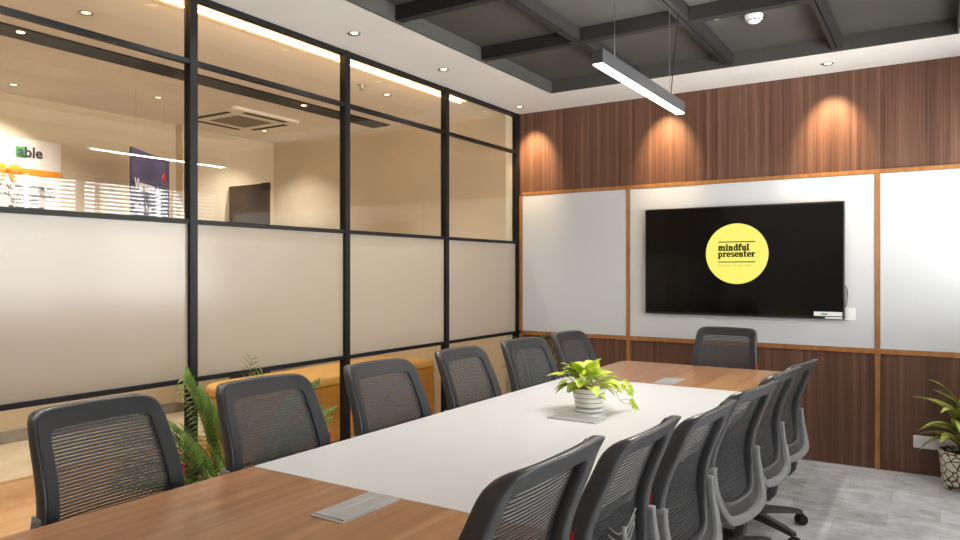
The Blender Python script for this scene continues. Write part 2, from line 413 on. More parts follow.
# smoked door leaf standing open
root = empty('glass_door', (CX+.02, 5.0, 0)); tag(root, 'dark smoked glass door leaf standing open far behind the partition', 'door')
bx('leaf', M['dark_glass'], .0, -.006, .01, .62, .006, 2.28, parent=root)
bx('patch_fitting', M['black'], .50, -.012, 2.2, .62, .012, 2.285, parent=root)
MB().tube([(.54, -.05, .85), (.54, -.05, 1.25)], .012).build('handle', M['chrome'], root)

# poster with ribbon on the far wall
root = empty('wall_poster', (CX+.012, 2.98, 1.62)); tag(root, 'white poster with an orange ribbon and green lettered logo behind the glass', 'poster')
bx('poster_sheet', M['poster_white'], -.012, -.32, 0, .0, .29, .86, parent=root)
bx('ribbon', M['poster_orange'], 0, -.32, .56, .003, .29, .615, parent=root)
RM = Matrix(((0, 0, 1, 0), (1, 0, 0, 0), (0, 1, 0, 0), (0, 0, 0, 1)))
c = MB()
for s_ in (-1, 1):
    c.lathe([(.02, 0), (.05, .004), (.055, .012), (.03, .016)], (0, 0, 0), 14, Matrix.Translation((.002, -.13+s_*.05, .6)) @ Matrix.Rotation(PI/2, 4, 'Y') @ Matrix.Scale(.7, 4, (1, 0, 0)))
    c.prism([(0, 0), (.03*s_, -.02), (.075*s_, -.1), (.035*s_, -.09), (.0, -.03)], 0, .006, Matrix.Translation((.003, -.13, .59)) @ RM)
c.lathe([(.022, 0), (.026, .01), (.012, .02)], (0, 0, 0), 12, Matrix.Translation((.004, -.13, .6)) @ Matrix.Rotation(PI/2, 4, 'Y'))
c.build('bow', M['poster_orange'], root)
bx('logo_square', M['poster_green'], 0, -.07, .70, .003, .015, .79, parent=root)
text_obj('logo_text', 'able', .12, M['poster_ink'], root, Matrix.Translation((.004, -.055, .712)) @ RM, .003)
for j, (tx, w) in enumerate((('FINAL FRONTIER IN', .05), ('FETAL ULTRASOUND', .05), ('IMAGING', .05))):
    text_obj('caption', tx, w, M['poster_ink'], root, Matrix.Translation((.004, 0, .44-j*.055)) @ RM, .0012, align='CENTER')
bx('picture_bar', M['poster_ink'], 0, -.12, .28, .003, .15, .305, parent=root)
# dark banner
p0 = Vector((-5.3, 3.26, 0)); p1 = Vector((-5.76, 3.90, 0)); dv = (p1-p0); ln = dv.length; ang = math.atan2(dv.y, dv.x)
root = empty('display_banner', p0, ang); tag(root, 'navy display board with pale lettering hanging behind the glass', 'banner')
bx('board', M['poster_navy'], 0, -.006, 1.2, ln, .006, 2.36, parent=root)
for x in (.1, ln-.1): MB().tube([(x, 0, 2.355), (x, 0, H)], .0015, 5).build('hanging_wire', M['chrome'], root)
# front face is the side the camera sees
nrm = Vector((-math.sin(ang), math.cos(ang))); side = 1 if (Vector((0, 0))-Vector(p0.xy)).dot(nrm) > 0 else -1
TM = Matrix(((side*1, 0, 0, 0), (0, 0, side*1, 0), (0, 1, 0, 0), (0, 0, 0, 1)))
TM = Matrix(((-1 if side > 0 else 1, 0, 0, 0), (0, 0, side, 0), (0, 1, 0, 0), (0, 0, 0, 1)))
xa = .06 if side < 0 else ln-.06
text_obj('headline', 'Versana', .125, M['poster_pale'], root, Matrix.Translation((xa, side*.008, 2.04)) @ TM, .003)
for j, s_ in enumerate(('Made for', 'all of us')):
    text_obj('caption', s_, .09, M['poster_pale'], root, Matrix.Translation((xa, side*.008, 1.87-j*.11)) @ TM, .001)
c = MB(); c.lathe([(.10, 0), (.10, .004)], (0, 0, 0), 20, Matrix.Translation((ln*.62, side*.007, 1.64)) @ Matrix.Rotation(-side*PI/2, 4, 'X')); c.build('picture', M['poster_orange'], root)
c = MB(); c.lathe([(.04, 0), (.04, .004)], (0, 0, 0), 16, Matrix.Translation((ln*.85 if side < 0 else ln*.15, side*.007, 2.2)) @ Matrix.Rotation(-side*PI/2, 4, 'X')); c.build('emblem', M['red'], root)

# ---------------------------------------------------------------- table
TX0, TX1, TZ = -1.92, -.772, .75
tb = empty('conference_table', ((TX0+TX1)/2, 2.7, 0)); tag(tb, 'long conference table with walnut ends and a white middle section', 'table')
hw = (TX1-TX0)/2
def top(name, m_, ya, yb, r0, r1):
    P = []
    for cx, cy, a0, r in ((hw-r1, yb-r1, 0, r1), (-hw+r1, yb-r1, 90, r1), (-hw+r0, ya+r0, 180, r0), (hw-r0, ya+r0, 270, r0)):
        for i in range(7):
            a = math.radians(a0+15*i); P.append((cx+r*math.cos(a), cy+r*math.sin(a)))
            if r < .002: break
    MB().prism(P, TZ-.03, TZ).build(name, m_, tb, bevel=.0015)
top('wood_top', M['table_wood'], 4.002-2.7, 4.93-2.7, .001, .07)
top('white_top', M['white_top'], 1.612-2.7, 4.0-2.7, .001, .001)
top('wood_top', M['table_wood'], .55-2.7, 1.61-2.7, .06, .001)
for ya in (-1.75, .65): bx('pedestal', M['white_top'], -.045, ya, 0, .045, ya+1.0, TZ-.07, parent=tb)
bx('apron', M['white_top'], -.4, -1.95, TZ-.07, .4, 1.95, TZ-.031, parent=tb)
# power boxes
def power_box(x, y, rz, label):
    root = empty('power_box', (x, y, TZ), rz); tag(root, label, 'power socket box', 'flip-lid power boxes set in the table')
    MB().prism(rrect(.118, .236, .006), 0, .003).build('frame', M['silver'], root)
    bx('lid', M['silver'], -.008, -.106, .003, .053, .106, .006, parent=root, bevel=.001)
    bx('lid', M['silver'], -.053, -.106, .003, -.011, .106, .0055, parent=root, bevel=.001)
    return root
power_box(-1.347, 1.483, 0, 'silver flip-lid power box in the near wooden end of the table')
power_box(-1.338, 2.88, PI/2, 'grey power box in the white table section beside the potted plant')
power_box(-1.335, 4.145, 0, 'small silver power box in the far wooden end of the table')

# ---------------------------------------------------------------- chairs
def interp(tab, z):
    if z <= tab[0][0]: return tab[0][1]
    for (a, va), (b_, vb) in zip(tab, tab[1:]):
        if z <= b_:
            u = (z-a)/(b_-a); u = u*u*(3-2*u) if False else u
            return va+(vb-va)*u
    return tab[-1][1]
def catmull_closed(P, n):
    out = []; N_ = len(P)
    for i in range(N_):
        p0, p1, p2, p3 = (Vector(P[(i+j-1) % N_]) for j in range(4))
        for k_ in range(n):
            t_ = k_/n
            out.append(.5*((2*p1)+(-p0+p2)*t_+(2*p0-5*p1+4*p2-p3)*t_*t_+(-p0+3*p1-3*p2+p3)*t_**3))
    return out
YL = -.22     # lumbar plane behind the seat
PROF = [(.40, -.062), (.44, -.058), (.48, -.048), (.52, -.035), (.56, -.022), (.60, -.011), (.64, -.004), (.68, 0), (.72, -.003), (.76, -.012), (.80, -.026), (.84, -.042), (.88, -.060), (.92, -.076), (.94, -.086), (.96, -.100), (.98, -.120), (1.0, -.142)]
def by(x, z): return YL + interp(PROF, z) + .42*x*x
def mirror(P): return P + [(-x, z) for x, z in P[::-1] if x > 1e-6]
def outline(kind):
    if kind == 'outer':
        P = [(0, .981), (.09, .980), (.155, .978), (.182, .971), (.198, .956), (.206, .932), (.212, .88), (.218, .80), (.223, .73), (.225, .68), (.223, .62), (.212, .565), (.190, .52), (.155, .495), (.09, .486), (0, .484)]
    else:
        P = [(0, .926), (.09, .925), (.140, .922), (.152, .918), (.159, .911), (.163, .895), (.167, .84), (.171, .78), (.176, .72), (.178, .68), (.175, .635), (.160, .595), (.142, .565), (.112, .55), (.065, .545), (0, .544)]
    r = P + [(-x, z) for x, z in P[-2:0:-1]]
    return catmull_closed([(x, z) for x, z in r], 3)
OUT, INN = outline('outer'), outline('inner')
def ring_mesh(A, B, th, off, idx=None, nk=16, closed=True):
    c = MB(); rings = []; n = len(A)
    ids = range(n) if idx is None else idx
    for i in ids:
        a, b_ = A[i], B[i]; ring = []
        for k_ in range(nk):
            ph = 2*PI*k_/nk; cc, ss = math.cos(ph), math.sin(ph)
            cc = math.copysign(abs(cc)**.35, cc); ss = math.copysign(abs(ss)**.35, ss)
            u = .5-.5*cc; x = a[0]+(b_[0]-a[0])*u; z = a[1]+(b_[1]-a[1])*u
            ring.append(c.bm.verts.new((x, by(x, z)+off+(th+.35*max(0, abs(x)-.13)*th/.012*.45)*ss, z)))
        rings.append(ring)
    m_ = len(rings)
    for i in range(m_ if closed else m_-1):
        r0, r1 = rings[i], rings[(i+1) % m_]
        for k_ in range(nk): c.bm.faces.new((r0[k_], r0[(k_+1) % nk], r1[(k_+1) % nk], r1[k_]))
    if not closed: c.bm.faces.new(rings[0]); c.bm.faces.new(rings[-1][::-1])
    return c
def grid_panel(B, off, rings=9):
    c = MB(); zc = .70; n = len(B); R = []
    for s_ in range(1, rings+1):
        f_ = s_/rings*1.015
        R.append([c.bm.verts.new((p[0]*f_, by(p[0]*f_, zc+(p[1]-zc)*f_)+off, zc+(p[1]-zc)*f_)) for p in B])
    cv = c.bm.verts.new((0, by(0, zc)+off, zc))
    for i in range(n): c.bm.faces.new((cv, R[0][i], R[0][(i+1) % n]))
    for s_ in range(rings-1):
        for i in range(n): c.bm.faces.new((R[s_][i], R[s_][(i+1) % n], R[s_+1][(i+1) % n], R[s_+1][i]))
    return c
CM = {}
CM['frame'] = ring_mesh(OUT, INN, .012, -.004).mesh('back_frame', M['plastic'], True)
# woven border fabric stretched over the front of the frame, just inside its rim
RIM = [Vector((p[0]*.965, .70+(p[1]-.70)*.975)) for p in OUT]
c = MB(); n = len(OUT); Q = []
MID = [(p+q)*.5 for p, q in zip(RIM, INN)]
for P_ in (RIM, MID, INN): Q.append([c.bm.verts.new((p[0], by(p[0], p[1])+.0115+.1575*max(0, abs(p[0])-.13), p[1])) for p in P_])
for k_ in (0, 1):
    for i in range(n): c.bm.faces.new((Q[k_][i], Q[k_][(i+1) % n], Q[k_+1][(i+1) % n], Q[k_+1][i]))
CM['border'] = c.mesh('mesh_border', M['fabric'], True)
CM['mesh'] = grid_panel(INN, .006).mesh('back_mesh', M['mesh'], True)
# grey yoke hugging the lower half of the frame from behind
Y1 = [Vector((p[0]*1.06, .70+(p[1]-.70)*1.05)) for p in OUT]
Y2 = [p*.0 + Vector((p[0]*.90, .70+(p[1]-.70)*.93)) for p in OUT]
ids = [i for i in range(len(OUT)) if OUT[i][1] < .71]
A1 = []; B1 = []
for i in range(len(OUT)):
    f_ = max(0, min(1, (.71-OUT[i][1])/.10))
    A1.append(OUT[i]+(Y1[i]-OUT[i])*f_); B1.append(Y2[i])
CM['yoke'] = ring_mesh(A1, B1, .012, -.022, ids, closed=False).mesh('back_yoke', M['grey_plastic'], True)
# lumbar support
c = MB()
for j in range(3):
    z0 = .645+j*.02
    for s_ in (-1, 1):
        pts = [(s_*x, by(x, z0+dz)-.018, z0+dz) for x, dz in ((.0, 0), (.03, .004), (.06, .02), (.09, .04))]
        c.tube(pts, .0025, 6)
c.prism([(0, .0), (.018, -.03), (-.018, -.03)], -.006, .006, Matrix.Translation((0, by(0, .68)-.022, .69)) @ Matrix.Rotation(PI/2, 4, 'X'))
c.box(-.008, by(0, .66)-.024, .63, .008, by(0, .66)-.012, .70)
CM['lumbar'] = c.mesh('lumbar_support', M['grey_plastic'], True)
c = MB(); x_ = -.219; c.box(x_-.009, by(x_, .73)+.000, .712, x_-.004, by(x_, .73)+.018, .748, None); CM['tag'] = c.mesh('side_tag', M['red'])
# seat cushion
def cushion():
    c = MB(); R = []; n = 48
    def pt(f_, a):
        ca, sa = math.cos(a), math.sin(a); e = .42
        x = .225*f_*math.copysign(abs(ca)**e, ca); y = .225*f_*math.copysign(abs(sa)**e, sa)
        return x, y+.03
    lev = [(.70, .0), (.93, .0), (.985, .012), (1.0, .03), (.985, .05), (.94, .062), (.8, .068), (.5, .066), (.2, .064)]
    for f_, z in lev:
        ring = []
        for k_ in range(n):
            x, y = pt(f_, 2*PI*k_/n); dz = -.03*max(0, (y-.16)/.1)**1.5 if z > .03 else 0
            ring.append(c.bm.verts.new((x, y, .435+z+dz*.5)))
        R.append(ring)
    for i in range(len(R)-1):
        for k_ in range(n): c.bm.faces.new((R[i][k_], R[i][(k_+1) % n], R[i+1][(k_+1) % n], R[i+1][k_]))
    c.bm.faces.new(R[0][::-1]); c.bm.faces.new(R[-1]); return c
CM['seat'] = cushion().mesh('seat', M['seat'], True)
c = MB(); c.box(-.09, -.12, .385, .09, .12, .434); c.box(-.035, -.22, .375, .035, -.12, .40); 
c.tube([(0, -.20, .388), (0, -.238, .396), (0, -.256, .42), (0, -.262, .45), (0, -.262, .50)], .022, 10)
c.tube([(.09, .03, .405), (.2, .03, .4)], .006, 8)
CM['mech'] = c.mesh('tilt_mechanism', M['plastic'])
c = MB(); c.lathe([(.026, .09), (.026, .24), (.016, .242), (.016, .39)], seg=18); CM['gas'] = c.mesh('gas_cylinder', M['black'], False)
c = MB(); c.lathe([(.045, .075), (.05, .085), (.05, .12), (.036, .13)], seg=20); CM['hub'] = c.mesh('base_hub', M['plastic'], True)
c = MB()
sec = [(.035, .030, .020, .10), (.15, .026, .017, .096), (.28, .021, .013, .082), (.34, .018, .010, .072)]
R = []
for x, w, h, z in sec: R.append([c.bm.verts.new(v) for v in ((x, -w, z-h), (x, w, z-h), (x, w*.75, z+h), (x, -w*.75, z+h))])
for i in range(len(R)-1):
    for k_ in range(4): c.bm.faces.new((R[i][k_], R[i][(k_+1) % 4], R[i+1][(k_+1) % 4], R[i+1][k_]))
c.bm.faces.new(R[0]); c.bm.faces.new(R[-1]); CM['leg'] = c.mesh('base_leg', M['plastic'])
c = MB()
for s_ in (-1, 1):
    c.lathe([(.012, 0), (.026, .001), (.029, .006), (.029, .014), (.026, .019), (.012, .02)], (0, 0, 0), 20, Matrix.Translation((.34, s_*.006 if s_ > 0 else -.006, .029)) @ Matrix.Rotation(-s_*PI/2, 4, 'X'))
c.tube([(.328, 0, .04), (.328, 0, .068)], .007, 8)
c.prism([(.03*math.cos(a)+.34, .03*math.sin(a)+.031) for a in [PI*q/8 for q in range(9)]], -.006, .006, Matrix.Rotation(PI/2, 4, 'X'))
CM['caster'] = c.mesh('caster', M['black'], False)

def chair(x, y, faceang, lift, spin, label, group, lumbar=False):
    """x, y: seat centre; faceang: heading the sitter looks (degrees from +x)"""
    root = empty('office_chair', (x, y, 0), math.radians(faceang-90)); tag(root, label, 'chair', group)
    def p(name, key, z=0, parent=root, rz=0):
        o = bpy.data.objects.new(name, CM[key]); o.location = (0, 0, z); o.rotation_euler = (0, 0, rz); link(o, parent); return o
    fr = p('back_frame', 'frame', lift); p('back_mesh', 'mesh', lift); p('mesh_border', 'border', lift); p('back_yoke', 'yoke', lift)
    if lumbar: p('lumbar_support', 'lumbar', lift)
    tg = p('side_tag', 'tag', lift); tg['label'] = 'red fabric tag'
    p('seat', 'seat', lift); p('tilt_mechanism', 'mech', lift); p('gas_cylinder', 'gas', 0); p('base_hub', 'hub')
    for k_ in range(5):
        lg = p('base_leg', 'leg', 0, root, math.radians(spin+72*k_)); p('caster', 'caster', 0, lg)
    return root
GL = 'mesh chairs along the glass side of the table'; GR = 'mesh chairs along the window side of the table'
def left(x98, y, ang, spin, label, lift=.013):
    # x98: where the top edge of the back stands
    a = math.radians(ang); d = .116-YL
    return chair(x98+d*math.cos(a), y+d*math.sin(a), ang, lift, spin, label, GL)
def right(x98, y, ang, lift, spin, label, lumbar=False):
    a = math.radians(ang); d = .116-YL
    return chair(x98+d*math.cos(a), y+d*math.sin(a), ang, lift, spin, label, GR, lumbar)
left(-2.24, 1.247, 2, 21, 'black mesh chair at the near left end of the table, largest on the glass side')
left(-2.18, 1.855, -3, 30, 'black mesh chair in front of the leafy palm, second from the near end')
left(-2.14, 2.47, -4, 51, 'black mesh chair third along the glass side, facing the white table section')
left(-2.14, 3.11, 0, 36, 'black mesh chair fourth along the glass side, left of the potted plant')
left(-2.11, 3.74, -7, 24, 'black mesh chair second from the far end of the glass side')
left(-2.105, 4.34, -3, 40, 'black mesh chair at the far end of the glass side, nearest the panelled wall')
a = chair(-1.28, 5.33-.336, -90+1, .01, 18, 'black mesh chair at the head of the table under the television', 'mesh chair at the head')
right(-.606, 1.262, 179, .072, 12, 'black mesh chair nearest the viewer on the window side, seen from behind', True)
right(-.608, 1.805, 179, .022, 57, 'black mesh chair second on the window side, seen from behind', True)
right(-.58, 2.30, 177, -.005, 21, 'black mesh chair third on the window side, close behind the second')
right(-.56, 2.84, 172, -.01, 54, 'black mesh chair fourth on the window side, its curved back in full profile')
right(-.56, 3.44, 174, -.02, 45, 'black mesh chair second from the far end of the window side')
right(-.572, 4.03, 172, -.05, 30, 'black mesh chair at the far end of the window side, its base and caster showing')

# ---------------------------------------------------------------- television
tv = empty('television', (-1.305, YB-.0135, 1.47)); tag(tv, 'large black wall television showing a yellow circle logo', 'television')
w2, h2 = .733, .423
yt = -.052
MB().box(-w2, yt, -h2, w2, yt+.035, h2).build('housing', M['bezel'], tv, bevel=.004)
bx('wall_mount', M['bezel'], -.3, yt+.035, -.2, .3, 0, .2, parent=tv)
bx('screen', M['tv_black'], -w2+.010, yt-.001, -h2+.018, w2-.010, yt+.0005, h2-.010, parent=tv)
FM = Matrix(((1, 0, 0, 0), (0, 0, -1, 0), (0, 1, 0, 0), (0, 0, 0, 1)))   # flat xy drawing -> facing -y
cx_, cz_, cr_ = -.009, .055, .232
logo = MB().prism([(cr_*math.cos(2*PI*i/72), cr_*math.sin(2*PI*i/72)) for i in range(72)], 0, .001, Matrix.Translation((cx_, yt-.001, cz_)) @ FM).build('logo_disc', M['yellow'], tv)
# slab lettering built from strokes, x-height 1
def strokes(word):
    R = []   # convex polygons
    x = 0
    def rect(a, b_, c_, d): R.append([(x+a, b_), (x+c_, b_), (x+c_, d), (x+a, d)])
    def arc(cx, cy, rx, ry, a0, a1, wx, wy, n=10):
        for i in range(n):
            u, v = math.radians(a0+(a1-a0)*i/n), math.radians(a0+(a1-a0)*(i+1)/n)
            R.append([(x+cx+rx*math.cos(u), cy+ry*math.sin(u)), (x+cx+rx*math.cos(v), cy+ry*math.sin(v)), (x+cx+(rx-wx)*math.cos(v), cy+(ry-wy)*math.sin(v)), (x+cx+(rx-wx)*math.cos(u), cy+(ry-wy)*math.sin(u))])
    sl = .15
    for ch in word:
        if ch in 'nm':
            rect(.1, 0, .38, 1); rect(0, 1-sl, .3, 1); rect(0, 0, .5, sl)
            k_ = 2 if ch == 'm' else 1
            for j in range(k_):
                o_ = j*.58; arc(.52+o_, .62, .32, .4, 0, 150, .27, .2); rect(.57+o_, 0, .84+o_, .64); rect(.52+o_, 0, .96+o_, sl)
            x += 1.06+(k_-1)*.58
        elif ch == 'i': rect(.1, 0, .38, 1); rect(0, 1-sl, .3, 1); rect(0, 0, .5, sl); rect(.1, 1.15, .38, 1.42); x += .58
        elif ch == 'l': rect(.1, 0, .38, 1.45); rect(0, 1.45-sl, .3, 1.45); rect(0, 0, .5, sl); x += .58
        elif ch in 'dp':
            arc(.48, .5, .45, .53, 0, 360, .26, .15, 20)
            if ch == 'd': rect(.62, 0, .9, 1.45); rect(.5, 1.45-sl, .8, 1.45); rect(.8, 0, 1.02, sl)
            else: rect(.06, -.45, .34, 1); rect(-.04, 1-sl, .2, 1); rect(-.04, -.45, .46, -.45+sl)
            x += 1.08
        elif ch == 'f': rect(.1, 0, .38, 1.1); rect(0, 0, .52, sl); rect(0, 1-sl, .62, 1); arc(.45, 1.08, .35, .4, 30, 180, .26, .18); x += .68
        elif ch == 'u': rect(.1, .35, .38, 1); rect(0, 1-sl, .3, 1); arc(.47, .38, .37, .42, 180, 350, .27, .2); rect(.6, 0, .88, 1); rect(.48, 1-sl, .8, 1); rect(.8, 0, 1.0, sl); x += 1.06
        elif ch == 'e': arc(.48, .5, .46, .53, 0, 320, .27, .16, 18); rect(.2, .43, .9, .56); x += 1.0
        elif ch == 's': arc(.4, .74, .34, .29, 20, 250, .22, .15); arc(.4, .27, .34, .30, -160, 90, .22, .15); x += .82
        elif ch == 't': rect(.12, .2, .40, 1.3); rect(0, 1-sl, .62, 1); arc(.42, .28, .3, .3, 180, 330, .26, .16); x += .74
        elif ch == 'r': rect(.1, 0, .38, 1); rect(0, 1-sl, .3, 1); rect(0, 0, .52, sl); arc(.55, .66, .28, .36, 20, 160, .2, .2); x += .84
    return R, x
def word(name, s_, x0, z0, width):
    R, W = strokes(s_); k_ = width/W; c = MB()
    for ox, oz in ((-.04, -.03), (.05, -.03), (-.04, .04), (.05, .04)):
      for P in R: c.prism([((px+ox)*k_, (pz+oz)*k_) for px, pz in P], 0, .0012, Matrix.Translation((cx_+x0, yt-.0022, cz_+z0)) @ FM)
    c.build(name, M['ink'], tv)
word('logo_word', 'mindful', -.137, .024, .232)
word('logo_word', 'presenter', -.137, -.024, .274)
bx('logo_rule', M['ink'], cx_-.137, yt-.0035, cz_+.0870, cx_+.137, yt-.002, cz_+.0945, parent=tv)
bx('logo_rule', M['ink'], cx_-.137, yt-.0035, cz_-.067, cx_+.137, yt-.002, cz_-.0595, parent=tv)
c = MB(); x = -.137
for n_ in (11, 2, 11):
    for j in range(n_):
        h_ = random.choice((.008, .011, .008, .013)); c.box(cx_+x, yt-.003, cz_-.096, cx_+x+.005, yt-.002, cz_-.096+h_); x += .0093
    x += .012
c.build('logo_small_text', M['ink_faint'], tv)
bx('energy_sticker', M['white_plastic'], w2-.20, yt-.003, -h2+.022, w2-.014, yt-.0012, -h2+.052, parent=tv)['label'] = 'white sticker strip on screen corner'
bx('sticker_mark', M['poster_green'], w2-.15, yt-.0036, -h2+.030, w2-.11, yt-.003, -h2+.040, parent=tv)
bx('lower_sticker', M['white_plastic'], w2-.125, yt-.002, -h2+.004, w2-.014, yt-.0002, -h2+.015, parent=tv)
# switch plate + cable
root = empty('wall_switch', (-.548, YB-.012, 1.085)); tag(root, 'white switch plate at the lower right corner of the television', 'switch plate')
MB().prism(rrect(.082, .088, .008), 0, .010, FM).build('plate', M['white_plastic'], root, bevel=.002)
MB().prism(rrect(.045, .05, .004), .010, .014, FM).build('rocker', M['white_plastic'], root)
root = MB().tube([(-.58, 5.755, 1.30), (-.562, 5.757, 1.27), (-.555, 5.758, 1.22), (-.562, 5.757, 1.17), (-.57, 5.756, 1.135)], .003, 6).build('cable', M['ink'], None, True); tag(root, 'thin dark cable curving from the television to the switch plate', 'cable')
# socket plate near the right plant
root = empty('socket_plate', (-.03, YB, .225)); tag(root, 'wide white socket plate low on the wood panelling by the plant', 'socket plate')
MB().prism(rrect(.25, .085, .008), 0, .010, FM).build('plate', M['white_plastic'], root, bevel=.002)
for j in range(4): MB().prism(rrect(.044, .05, .004), .010, .0135, Matrix.Translation((-.09+j*.06, 0, 0)) @ FM).build('socket' if j == 0 else 'rocker', M['white_plastic'], root)

# ---------------------------------------------------------------- ceiling fittings
pl = empty('pendant_light', (-1.262, 3.53, 2.30)); tag(pl, 'slim grey linear pendant lamp hanging over the table', 'pendant light')
PH = .60
bx('housing', M['plastic'], -.026, -PH, .003, .026, PH, .066, parent=pl, bevel=.002)
bx('diffuser', M['lamp'], -.022, -PH+.006, -.002, .022, PH-.006, .0028, parent=pl)
for y in (-.40, .40):
    MB().tube([(0, y, .066), (0, y, RZ-2.30)], .0018, 6).build('wire', M['chrome'], pl)
    MB().lathe([(.008, .066), (.008, .08), (.003, .084)], (0, y, 0), 10).build('wire_grip', M['chrome'], pl)
MB().tube([(.0, .42, .066), (.01, .45, .3), (.03, .46, .55), (.02, .44, RZ-2.30)], .003, 6).build('power_cord', M['black'], pl)
root = empty('smoke_detector', (-.935, 4.50, RZ)); tag(root, 'round white smoke detector on the dark recessed ceiling', 'smoke detector')
MB().lathe([(.052, 0), (.052, -.012), (.045, -.014), (.048, -.03), (.03, -.045), (.012, -.05)], seg=28).build('body', M['white_plastic'], root, True)
c = MB()
for k_ in range(10):
    a = 2*PI*k_/10; c.box(.036, -.007, -.038, .044, .007, -.031, Matrix.Rotation(a, 4, 'Z'))
c.build('vents', M['black'], root)
root = empty('ceiling_sensor', (-1.13, 4.40, RZ)); tag(root, 'tiny pale sensor on the dark recessed ceiling left of the detector', 'sensor')
MB().lathe([(.03, 0), (.028, -.012), (.01, -.02)], seg=18).build('body', M['white_plastic'], root, True)

def downlight(x, y, z, label, group, power, size=70, col=(1, .72, .40), blend=.55, tilt=0):
    root = empty('downlight', (x, y, z)); tag(root, label, 'downlight', group)
    MB().lathe([(.024, -.001), (.038, -.006), (.040, 0)], seg=24).build('ring', M['chrome'], root, True)
    MB().lathe([(.001, -.0035), (.019, -.0035), (.0235, -.001)], seg=20).build('lens', M['lens'], root)
    if power:
        l = bpy.data.lights.new('spot', 'SPOT'); l.energy = power; l.spot_size = math.radians(size); l.spot_blend = blend; l.color = col; l.shadow_soft_size = .025
        o = bpy.data.objects.new('lamp', l); o.location = (0, 0, -.02); o.rotation_euler = (math.radians(tilt), 0, 0); link(o, root)
    return root
G1 = 'downlights along the panelled wall'; G2 = 'downlights along the glass partition'
for x, nm in ((-3.10, 'recessed downlight in the corner above the narrow whiteboard'), (-1.87, 'recessed downlight grazing the panelling left of the television'), (-.655, 'recessed downlight grazing the panelling right of the television'), (.58, 'recessed downlight at the window end of the panelled wall')):
    downlight(x, 5.50, H, nm, G1, 85, 60, tilt=33, blend=1)
for y, nm in ((4.19, 'small recessed downlight nearest the far corner above the partition'), (3.26, 'small recessed downlight above the third glass bay'), (2.33, 'small recessed downlight above the second glass bay'), (1.4, 'small recessed downlight above the first glass bay'), (.47, 'small recessed downlight closest to the viewer by the partition')):
    downlight(-2.98, y, H, nm, G2, 30, 120, (1, .98, .95), 1)
for y in (.6, 2.4, 4.2):
    downlight(.42, y, H, {.6: 'recessed downlight by the window behind the viewer', 2.4: 'recessed downlight halfway along the window wall', 4.2: 'recessed downlight near the far end of the window wall'}[y], 'downlights along the window wall', 30, 120, (1, .98, .95), 1)
G3 = 'downlights behind the glass partition'
for (x, y), nm, pw in (((-3.80, 4.545), 'downlight beyond the glass beside the sprinkler', 30), ((-5.46, 3.60), 'downlight beyond the glass near the air conditioner', 30), ((-6.02, 2.75), 'downlight washing the white poster beyond the glass', 35), ((-5.85, 5.05), 'downlight beyond the glass behind the air conditioner', 30), ((-4.0, 2.2), 'added fill downlight beyond the glass facing the second bay', 30), ((-5.3, 1.2), 'added fill downlight beyond the glass facing the near bay', 30), ((-4.1, .2), 'added fill downlight beyond the glass in the near part of the lobby', 30)):  # last three are extra lamps, added to brighten the corridor
    downlight(x, y, H, nm, G3, pw*2.3, 120, (1, .96, .9), 1)

# ---------------------------------------------------------------- plants
def leaf(c, base, dirv, length, width, droop, shape='lance', fold=.25, n=6, up=Vector((0, 0, 1))):
    d = Vector(dirv).normalized(); side_ = d.cross(up)
    if side_.length < .05: side_ = d.cross(Vector((1, 0, 0)))
    side_.normalize(); p = Vector(base); L_, C_, R_ = [], [], []
    for i in range(n+1):
        t_ = i/n
        w = (math.sin(PI*t_**.75) if shape == 'lance' else (math.sin(PI*t_**.5)**.8 if t_ < 1 else 0))*width/2
        nn = side_.cross(d).normalized()
        if i in (0, n): w = .0006
        L_.append(c.bm.verts.new(p+side_*w+nn*w*fold)); C_.append(c.bm.verts.new(p)); R_.append(c.bm.verts.new(p-side_*w+nn*w*fold))
        p = p+d*(length/n); d = (d+Vector((0, 0, -droop/n))).normalized()
    for i in range(n):
        c.bm.faces.new((L_[i], L_[i+1], C_[i+1], C_[i])); c.bm.faces.new((C_[i], C_[i+1], R_[i+1], R_[i]))
    return p
def curve_pts(p, d, length, droop, n=8):
    p = Vector(p); d = Vector(d).normalized(); out = [p.copy()]
    for i in range(n):
        p = p+d*(length/n); d = (d+Vector((0, 0, -droop/n))).normalized(); out.append(p.copy())
    return out

# pothos on the table
px, py = -1.366, 3.075
root = empty('potted_pothos', (px, py, TZ)); tag(root, 'lime green trailing plant in a white ribbed pot on the table', 'potted plant')
MB().lathe([(.05, 0), (.066, .003), (.068, .014), (.06, .016), (.058, .006)], seg=36).build('saucer', M['white_plastic'], root, True)
MB().lathe([(.046, .012), (.056, .014), (.064, .03), (.071, .07), (.073, .100), (.0745, .102), (.0745, .11), (.068, .11), (.066, .098), (.0, .096)], seg=40).build('pot', M['ceramic'], root, True)
MB().lathe([(.066, .094), (.066, .1), (.03, .103), (.0, .103)], seg=24).build('soil', M['soil'], root)
c = MB(); st = MB(); rnd = random.Random(3)
RT = Vector((.843, .538, 0)); FW = Vector((-.538, .843, 0))
for i in range(54):
    a = rnd.uniform(0, 2*PI); e = rnd.uniform(.35, 1.35)
    d = Vector((math.cos(a)*math.cos(e), math.sin(a)*math.cos(e), math.sin(e)))
    b0 = Vector((rnd.uniform(-.035, .035), rnd.uniform(-.035, .035), .1))
    P = curve_pts(b0, d, rnd.uniform(.05, .115), rnd.uniform(.3, .7), 5)
    st.tube(P, .0016, 5)
    dd = (P[-1]-P[-2]).normalized()+Vector((0, 0, -.25))
    leaf(c, P[-1], dd, rnd.uniform(.065, .088), rnd.uniform(.058, .072), rnd.uniform(.4, 1.2), 'heart', .3)
